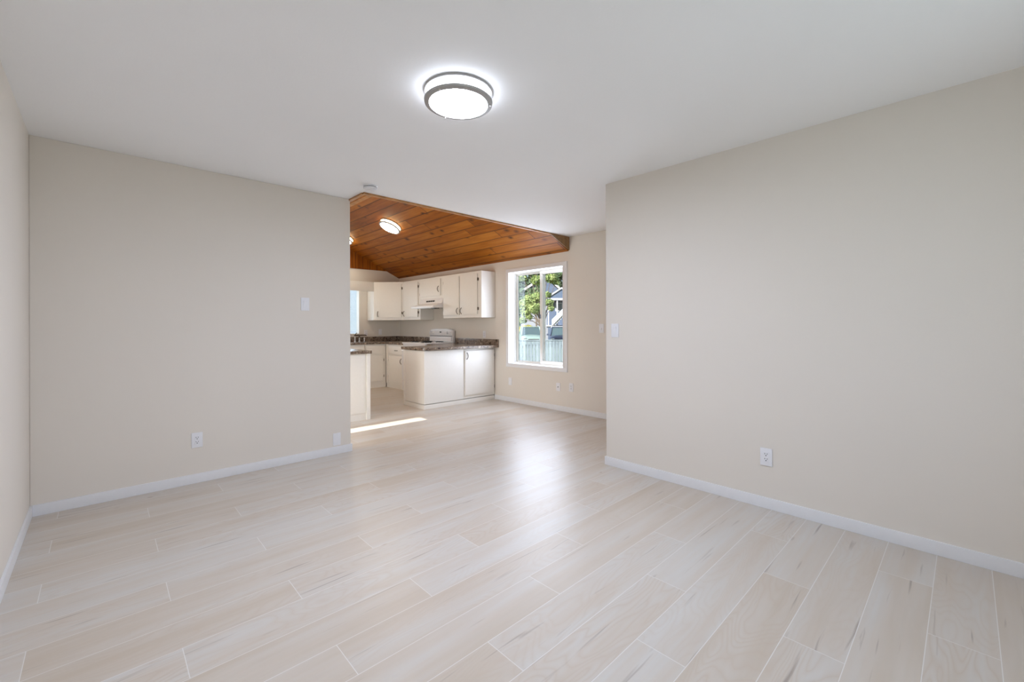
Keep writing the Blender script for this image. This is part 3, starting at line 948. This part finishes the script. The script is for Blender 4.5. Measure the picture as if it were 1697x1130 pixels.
# ------------------------------------------------------------------ faucet
t = thing('faucet', 'dark bronze bridge faucet standing behind the kitchen sink', 'faucet', (3.69, 8.47, CT + 0.001))
mb = MB()
mb.lathe([(0.022, 0), (0.022, 0.012), (0.012, 0.02), (0.011, 0.115)], 16, Matrix.Translation((0, 0, 0)))
mb.build('post', M['nickel'], t)
mb = MB()
mb.lathe([(0.022, 0), (0.022, 0.012), (0.012, 0.02), (0.011, 0.085)], 16, Matrix.Translation((0.09, 0, 0)))
mb.build('post', M['nickel'], t)
MB().tube([(-0.02, 0, 0.128), (0.06, -0.02, 0.130), (0.20, -0.045, 0.132), (0.215, -0.05, 0.118)], [0.015, 0.014, 0.012, 0.011], 12).build('spout', M['bronze'], t)
MB().tube([(-0.005, 0, 0.13), (0.02, -0.005, 0.165), (0.035, -0.01, 0.185)], [0.010, 0.007, 0.006], 10).build('lever', M['bronze'], t)
MB().lathe([(0.016, 0.085), (0.018, 0.095), (0.012, 0.110), (0, 0.112)], 16, Matrix.Translation((0.09, 0, 0))).build('cap', M['bronze'], t)
t = thing('side_sprayer', 'slim bright side sprayer right of the kitchen faucet', 'sprayer', (3.885, 8.47, CT + 0.001))
MB().lathe([(0.018, 0), (0.018, 0.01), (0.010, 0.018), (0.012, 0.07), (0.009, 0.082), (0, 0.084)], 16).build('spray_head', M['nickel'], t)
MB().lathe([(0.021, 0), (0.021, 0.006), (0, 0.006)], 16).build('escutcheon', M['bronze'], t)

# ------------------------------------------------------------------ outside
GZ = -0.5
FW = (math.sin(R(YAW)), math.cos(R(YAW)))
RT = (math.cos(R(YAW)), -math.sin(R(YAW)))
def street(d, r, z=GZ):
    """a place across the street: d metres ahead of the room's diagonal, r to its right"""
    return (FW[0] * d + RT[0] * r, FW[1] * d + RT[1] * r, z)

struct(MB().box(-60, 140, -70, 140, GZ - 0.1, GZ).build('ground', M['grass'], smooth=False), 'green lawn around the house', 'lawn')

struct(MB().prism([(-20, 8.9), (8, 8.9), (90, 140), (-20, 140)], GZ - 0.05, GZ + 0.02).build('ground_patio', M['patio'], smooth=False), 'pale concrete yard outside the sink window', 'patio')

# fence
fo = thing('fence', 'weathered grey board fence beyond the lawn', 'fence', street(20, -7), -YAW)
rng = random.Random(3)
FL, FH = 17.0, 1.05
mb = MB()
x = 0.0
while x < FL:
    w = 0.135
    mb.box(x, x + w, -0.012, 0.010, 0.03, FH - 0.05 + rng.uniform(-0.015, 0.015))
    x += 0.15
mb.build('boards', M['fence'], fo, smooth=False)
mb = MB().box(0, FL, -0.035, 0.03, FH - 0.05, FH)
mb.build('top_rail', M['fence'], fo, smooth=False)
MB().box(0, FL, 0.012, 0.05, 0.25, 0.34).build('bottom_rail', M['fence'], fo, smooth=False)
for i in range(8):
    MB().box(i * 2.4, i * 2.4 + 0.1, 0.012, 0.11, 0, FH + 0.05, 0.01).build('post', M['fence'], fo, smooth=False)


def car(name, label, loc, rz, paint_m, L, W_, Hh, hood=0.30, van=False):
    """local: x across, y along (front toward -y), z up"""
    t = thing(name, label, 'car', loc, rz)
    def section(y, w, zb, zt, crown=0.04):
        out = []
        for s, z in ((-1, zb), (-1.0, zb + 0.18), (-1.0, zt - 0.12), (-0.93, zt - 0.03), (-0.5, zt + crown * 0.7), (0, zt + crown), (0.5, zt + crown * 0.7), (0.93, zt - 0.03), (1.0, zt - 0.12), (1.0, zb + 0.18), (1, zb)):
            out.append((s * w / 2, y, z))
        return out
    def loft(mb, secs):
        rows = [[mb.bm.verts.new(p) for p in q] for q in secs]
        for a, b in zip(rows, rows[1:]):
            for i in range(len(a)):
                j = (i + 1) % len(a)
                mb.bm.faces.new((a[i], a[j], b[j], b[i]))
        mb.bm.faces.new(rows[0])
        mb.bm.faces.new(rows[-1][::-1])
    hh = Hh * 0.58
    f = -L / 2
    mb = MB()
    loft(mb, [section(f, W_ * 0.80, 0.28, hh * 0.70), section(f + 0.12, W_ * 0.93, 0.22, hh * 0.84), section(f + 0.5, W_, 0.2, hh * 0.94), section(f + L * hood, W_, 0.2, hh, 0.05),
              section(0.3, W_, 0.2, hh), section(L / 2 - 0.4, W_ * 0.99, 0.2, hh), section(L / 2, W_ * 0.88, 0.3, hh * 0.85)])
    mb.build('body', paint_m, t, angle=50)
    def cab(mb, grow, zt):
        y0, y1 = f + L * hood - 0.1, (L / 2 - 0.12 if van else L / 2 - 0.5)
        q = []
        for y, w, z in ((y0 - grow, W_ * 0.90, hh - 0.02), (y0 + 0.62, W_ * 0.76, zt), (y1 - (0.15 if van else 0.7), W_ * 0.76, zt), (y1 + grow, W_ * 0.88, hh - 0.02)):
            q.append((y, w, z))
        (ya, wa, za), (yb, wb, zb), (yc, wc, zc), (yd, wdd, zd) = q
        vs = [mb.bm.verts.new(p) for p in ((-wa / 2, ya, za), (wa / 2, ya, za), (wb / 2, yb, zb), (-wb / 2, yb, zb), (-wc / 2, yc, zc), (wc / 2, yc, zc), (wdd / 2, yd, zd), (-wdd / 2, yd, zd))]
        for ids in ((0, 1, 2, 3), (3, 2, 5, 4), (4, 5, 6, 7), (0, 3, 4, 7), (1, 6, 5, 2), (0, 7, 6, 1)):
            mb.bm.faces.new([vs[i] for i in ids])
    mb = MB()
    cab(mb, 0, Hh - 0.05)
    mb.build('windows', M['car_glass'], t, smooth=False)
    y0 = f + L * hood - 0.1
    yr = (L / 2 - 0.27) if van else (L / 2 - 1.2)
    mb = MB()
    mb.box(-W_ * 0.39, W_ * 0.39, y0 + 0.56, yr + 0.05, Hh - 0.06, Hh, 0.025)
    for s in (-1, 1):
        mb.tube([(s * W_ * 0.455, y0 - 0.04, hh), (s * W_ * 0.385, y0 + 0.6, Hh - 0.04)], 0.045, 8)
        mb.tube([(s * W_ * 0.445, (L / 2 - 0.1) if van else (L / 2 - 0.5), hh), (s * W_ * 0.385, yr, Hh - 0.04)], 0.05, 8)
        mb.tube([(s * W_ * 0.45, 0.35, hh), (s * W_ * 0.385, 0.3, Hh - 0.04)], 0.035, 8)
    mb.build('roof', paint_m, t)
    for s in (-1, 1):
        for yy in (f + 0.85, L / 2 - 0.8):
            q = Matrix.Translation((s * (W_ / 2 - 0.1), yy, 0.32)) @ Matrix.Rotation(R(90), 4, 'Y')
            wh = MB().lathe([(0.2, -0.1), (0.29, -0.11), (0.32, -0.08), (0.32, 0.08), (0.29, 0.11), (0.2, 0.1)], 28, q).build('wheel', M['tyre'], t)
            MB().lathe([(0, -0.09), (0.19, -0.095), (0.2, -0.07), (0.2, 0.07), (0.19, 0.095), (0, 0.09)], 20, q).build('hub', M['nickel'], wh)
        MB().box(s * W_ * 0.36 - 0.14, s * W_ * 0.36 + 0.14, f + 0.03, f + 0.22, hh * 0.66, hh * 0.80, 0.03).build('headlight', M['chrome'], t)
        MB().box(s * W_ * 0.56 - 0.09, s * W_ * 0.56 + 0.09, y0 + 0.15, y0 + 0.28, hh, hh + 0.13, 0.03).build('mirror', paint_m, t)
    tag(MB().box(-W_ * 0.24, W_ * 0.24, f - 0.01, f + 0.1, hh * 0.50, hh * 0.72, 0.02).build('grille', M['black'], t), 'dark grille')
    return t


car('car', 'pale green car behind the fence in the left window pane', street(35, 1.5), -YAW + 4, M['car_green'], 4.2, 1.74, 1.62)
car('car', 'dark blue grey van behind the fence in the right window pane', street(34.5, 3.95), -YAW - 6, M['car_dark'], 4.7, 1.9, 1.60, 0.26, True)

# neighbour's house, local: x right, y away, z up from the ground
PX = 15.55
ho = thing('house', 'blue grey house with white gable trim across the street', 'house', street(46, 0), -YAW)
def hx(px):
    return (px - 848.5) / PX
def hz(py):
    return HC - GZ + (540 - py) / PX
ZE = hz(483)
# main block with its gable
ax, az = hx(906), hz(457)
MB().prism([(hx(866), 0), (hx(958), 0), (hx(958), hz(500)), (hx(958), hz(504)), (ax, az - 0.15), (hx(866), hz(483))], 1.8, 9.0, axis='y').build('main_walls', M['pale_siding'], ho, smooth=False)
rf = MB()
rf.prism([(ax, az), (hx(960), hz(506)), (hx(960), hz(503)), (ax, az + 0.22), (hx(862), hz(482)), (hx(862), hz(485))], 1.4, 9.4, axis='y')
rf.build('main_roof', M['roof'], ho, smooth=False)
mb = MB()
mb.prism([(ax, az + 0.24), (hx(862), hz(482) + 0.02), (hx(862), hz(486)), (ax, az - 0.02)], 1.34, 1.40, axis='y')
mb.prism([(ax, az + 0.24), (ax, az - 0.02), (hx(960), hz(507)), (hx(960), hz(503) + 0.02)], 1.34, 1.40, axis='y')
mb.build('rake_board', M['ext_white'], ho, smooth=False)
MB().prism([(hx(868), hz(497)), (hx(956), hz(506)), (hx(950), hz(500)), (ax, az - 0.05), (hx(868), hz(484))], 1.72, 1.81, axis='y').build('gable_siding', M['siding'], ho, smooth=False)
# porch with its own gable
px0, px1, pa = hx(907), hx(953), hx(930)
MB().prism([(px0, hz(496)), (px1, hz(496)), (pa, hz(480))], -0.4, 1.7, axis='y').build('porch_gable', M['siding'], ho, smooth=False)
mb = MB()
for s, e in ((px0, 1), (px1, -1)):
    mb.prism([(s - e * 0.15, hz(496) - 0.05), (s - e * 0.15, hz(496) + 0.13), (pa, hz(480) + 0.15), (pa, hz(480) - 0.03)], -0.52, -0.40, axis='y')
mb.build('porch_rake', M['ext_white'], ho, smooth=False)
mb = MB()
mb.prism([(px0 - 0.2, hz(496) + 0.12), (pa, hz(480) + 0.18), (px1 + 0.2, hz(496) + 0.12), (px1 + 0.2, hz(496) + 0.05), (pa, hz(480) + 0.08), (px0 - 0.2, hz(496) + 0.05)], -0.46, 1.9, axis='y')
mb.build('porch_roof', M['roof'], ho, smooth=False)
MB().box(px0 - 0.1, px1 + 0.1, -0.46, -0.3, hz(499), hz(495.5)).build('porch_beam', M['ext_white'], ho, smooth=False)
MB().box(px0, px1, -0.4, 1.8, hz(542), hz(540)).build('porch_deck', M['ext_white'], ho, smooth=False)
MB().box(px0 + 0.1, px1, 1.70, 1.79, hz(540), hz(499)).build('porch_wall', M['siding'], ho, smooth=False)
MB().box(px0 + 0.05, px1 - 0.05, -0.3, -0.2, 0.0, hz(542)).build('porch_skirt', M['siding'], ho, smooth=False)
for p in (907.5, 922, 951):
    MB().box(hx(p), hx(p) + 0.12, -0.38, -0.26, hz(540), hz(499)).build('porch_post', M['ext_white'], ho, smooth=False)
wf = MB().box(hx(923), hx(935), 1.64, 1.72, hz(516), hz(501.5)).build('window', M['ext_white'], ho, smooth=False)
MB().box(hx(924.2), hx(928.6), 1.615, 1.65, hz(514.5), hz(503)).build('pane', M['win_dark'], wf, smooth=False)
MB().box(hx(929.4), hx(933.8), 1.615, 1.65, hz(514.5), hz(503)).build('pane', M['win_dark'], wf, smooth=False)
# stairs that come down to the left in front of the porch
mb = MB()
mb.prism([(hx(912), hz(541)), (hx(930), hz(523)), (hx(930), hz(513)), (hx(912), hz(531))], -1.75, -1.65, axis='y')
mb.build('stair_side', M['ext_white'], ho, smooth=False)
mb = MB()
for i in range(6):
    mb.box(hx(912 + i * 3), hx(915.2 + i * 3), -1.65, -0.5, hz(543 - i * 3), hz(540 - i * 3))
mb.build('stairs', M['foundation'], ho, smooth=False)
mb = MB()
mb.box(hx(930), hx(953), -1.74, -1.66, hz(519), hz(516.5))
mb.box(hx(930), hx(953), -1.74, -1.66, hz(535), hz(533.5))
for i in range(12):
    mb.box(hx(930.5 + i * 1.9), hx(931 + i * 1.9), -1.72, -1.68, hz(535), hz(517))
mb.build('railing', M['ext_white'], ho, smooth=False)
MB().box(hx(930), hx(932), -1.78, -1.62, 0, hz(512)).build('newel_post', M['ext_white'], ho, smooth=False)
MB().box(hx(912), hx(953), -1.80, -0.5, hz(544), hz(541.5)).build('landing', M['ext_white'], ho, smooth=False)
MB().box(hx(913), hx(952), -1.70, -0.5, 0, hz(544)).build('landing_base', M['siding'], ho, smooth=False)


# trees: trunk and limbs, and a crown of separate leaves
def tree(name, label, cat, loc, trunk_h, blobs, n, size, leafm, seed, group=None, bark=True, girth=1.0):
    rg = random.Random(seed)
    t = thing(name, label, cat, loc, -YAW, group)
    if bark:
        mb = MB()
        topz = max(b[2] for b in blobs)
        mb.tube([(0, 0, -0.1), (0.05, 0.02, trunk_h * 0.5), (0.0, 0.05, trunk_h), (0.1, 0, topz)], [0.24 * girth, 0.19 * girth, 0.15 * girth, 0.05 * girth], 10)
        for b in blobs:
            mb.tube([(0, 0.03, trunk_h * 0.8), (b[0] * 0.5, b[1] * 0.5, (trunk_h + b[2]) / 2), (b[0], b[1], b[2])], [0.11 * girth, 0.06 * girth, 0.025 * girth], 6)
        mb.build('trunk', M['bark'], t)
    verts, faces = [], []
    wts = [b[3] ** 2 for b in blobs]
    for i in range(n):
        b = rg.choices(blobs, wts)[0]
        v = Vector((rg.gauss(0, 1), rg.gauss(0, 1), rg.gauss(0, 1))).normalized()
        rr = b[3] * (0.45 + 0.55 * rg.random() ** 0.5) * rg.uniform(0.85, 1.1)
        sq = b[4] if len(b) > 4 else 0.8
        c = Vector((b[0] + v.x * rr, b[1] + v.y * rr, b[2] + v.z * rr * sq))
        nn = (v + Vector((rg.gauss(0, .6), rg.gauss(0, .6), rg.gauss(0, .6) + 0.3))).normalized()
        a = nn.orthogonal().normalized()
        a = (Matrix.Rotation(rg.uniform(0, 6.28), 3, nn) @ a)
        bb = nn.cross(a)
        s = size * rg.uniform(0.6, 1.3)
        k = len(verts)
        verts += [c - a * s, c + bb * s * 0.5 + nn * s * 0.12, c + a * s, c - bb * s * 0.5 + nn * s * 0.12]
        faces.append((k, k + 1, k + 2, k + 3))
    me = bpy.data.meshes.new('foliage')
    me.from_pydata([tuple(v) for v in verts], [], faces)
    me.materials.append(leafm)
    o = bpy.data.objects.new('foliage', me)
    C.objects.link(o)
    o.parent = t
    return t


tree('leafy_tree', 'bright yellow green leafy tree in front of the neighbour house', 'tree', street(30, 2.10),
     2.0, [(-1.2, 0, 3.2, 0.45), (-0.8, 0.2, 3.5, 0.5), (-0.5, -0.2, 2.9, 0.5), (-1.1, 0.1, 2.6, 0.4), (-0.35, 0, 3.7, 0.4), (-1.35, 0, 2.05, 0.28), (-0.9, 0, 2.3, 0.25),
           (-1.4, 0, 5.0, 0.35), (-0.4, 0, 4.85, 0.42), (-0.9, 0.2, 5.55, 0.4), (0.6, 0, 5.0, 0.45), (0.95, 0.1, 4.75, 0.28), (0.4, 0.1, 5.6, 0.5),
           (0.5, 0, 3.3, 0.33), (0.62, 0, 2.9, 0.24), (0.35, 0, 3.85, 0.28)], 7000, 0.085, M['leaf_y'], 11, girth=0.5)
tree('round_tree', 'mid green round tree against the side of the neighbour house', 'tree', street(38.5, 2.13),
     3.6, [(-0.5, 0, 4.6, 0.5), (0.1, 0.1, 4.75, 0.55), (0.45, 0, 5.3, 0.45), (-0.9, 0.1, 4.2, 0.5), (0.3, -0.1, 4.1, 0.5), (-1.3, 0, 4.8, 0.35), (-1.35, 0.1, 6.4, 0.45), (-0.9, 0.2, 3.2, 0.5)], 2600, 0.11, M['leaf_g'], 31, girth=0.4)
tree('shrub', 'low yellow bush behind the pale green car', 'shrub', street(38, 1.15), 0.5,
     [(0, 0, 1.35, 0.5), (0.35, 0.1, 1.5, 0.35), (-0.35, -0.1, 1.3, 0.4), (0, 0, 0.6, 0.6)], 1400, 0.09, M['leaf_b'], 8)
bgk = [(62, -5.2, 0), (66, 1.0, 1), (64, 4.9, 2), (66, 9.0, 3), (62, 12.6, 4), (72, 3.4, 5), (74, -9.5, 6), (66, 17.0, 7), (79, 8.6, 8), (58, -1.6, 9)]
labels = ['dark fir left of the neighbour house', 'tall dark fir behind the left window pane tree', 'dark fir behind the roof ridge of the neighbour house',
          'dark fir right of the white gable trim', 'dark fir at the right edge of the right pane', 'tallest dark fir far behind the house',
          'dark fir furthest to the left outside', 'dark fir furthest to the right outside', 'dark fir directly above the porch gable of the house', 'dark fir left of the house at the left window jamb']
for (d, r, s) in bgk:
    blobs = [(0, 0, 2.2 + k * 1.7, 2.0 - k * 0.2, 0.75) for k in range(9)]
    tree('fir_tree', labels[s], 'tree', street(d, r), 3.0, blobs, 3000, 0.42, M['leaf_d'] if s % 2 else M['leaf_g'], 20 + s, 'trees behind the neighbour house')
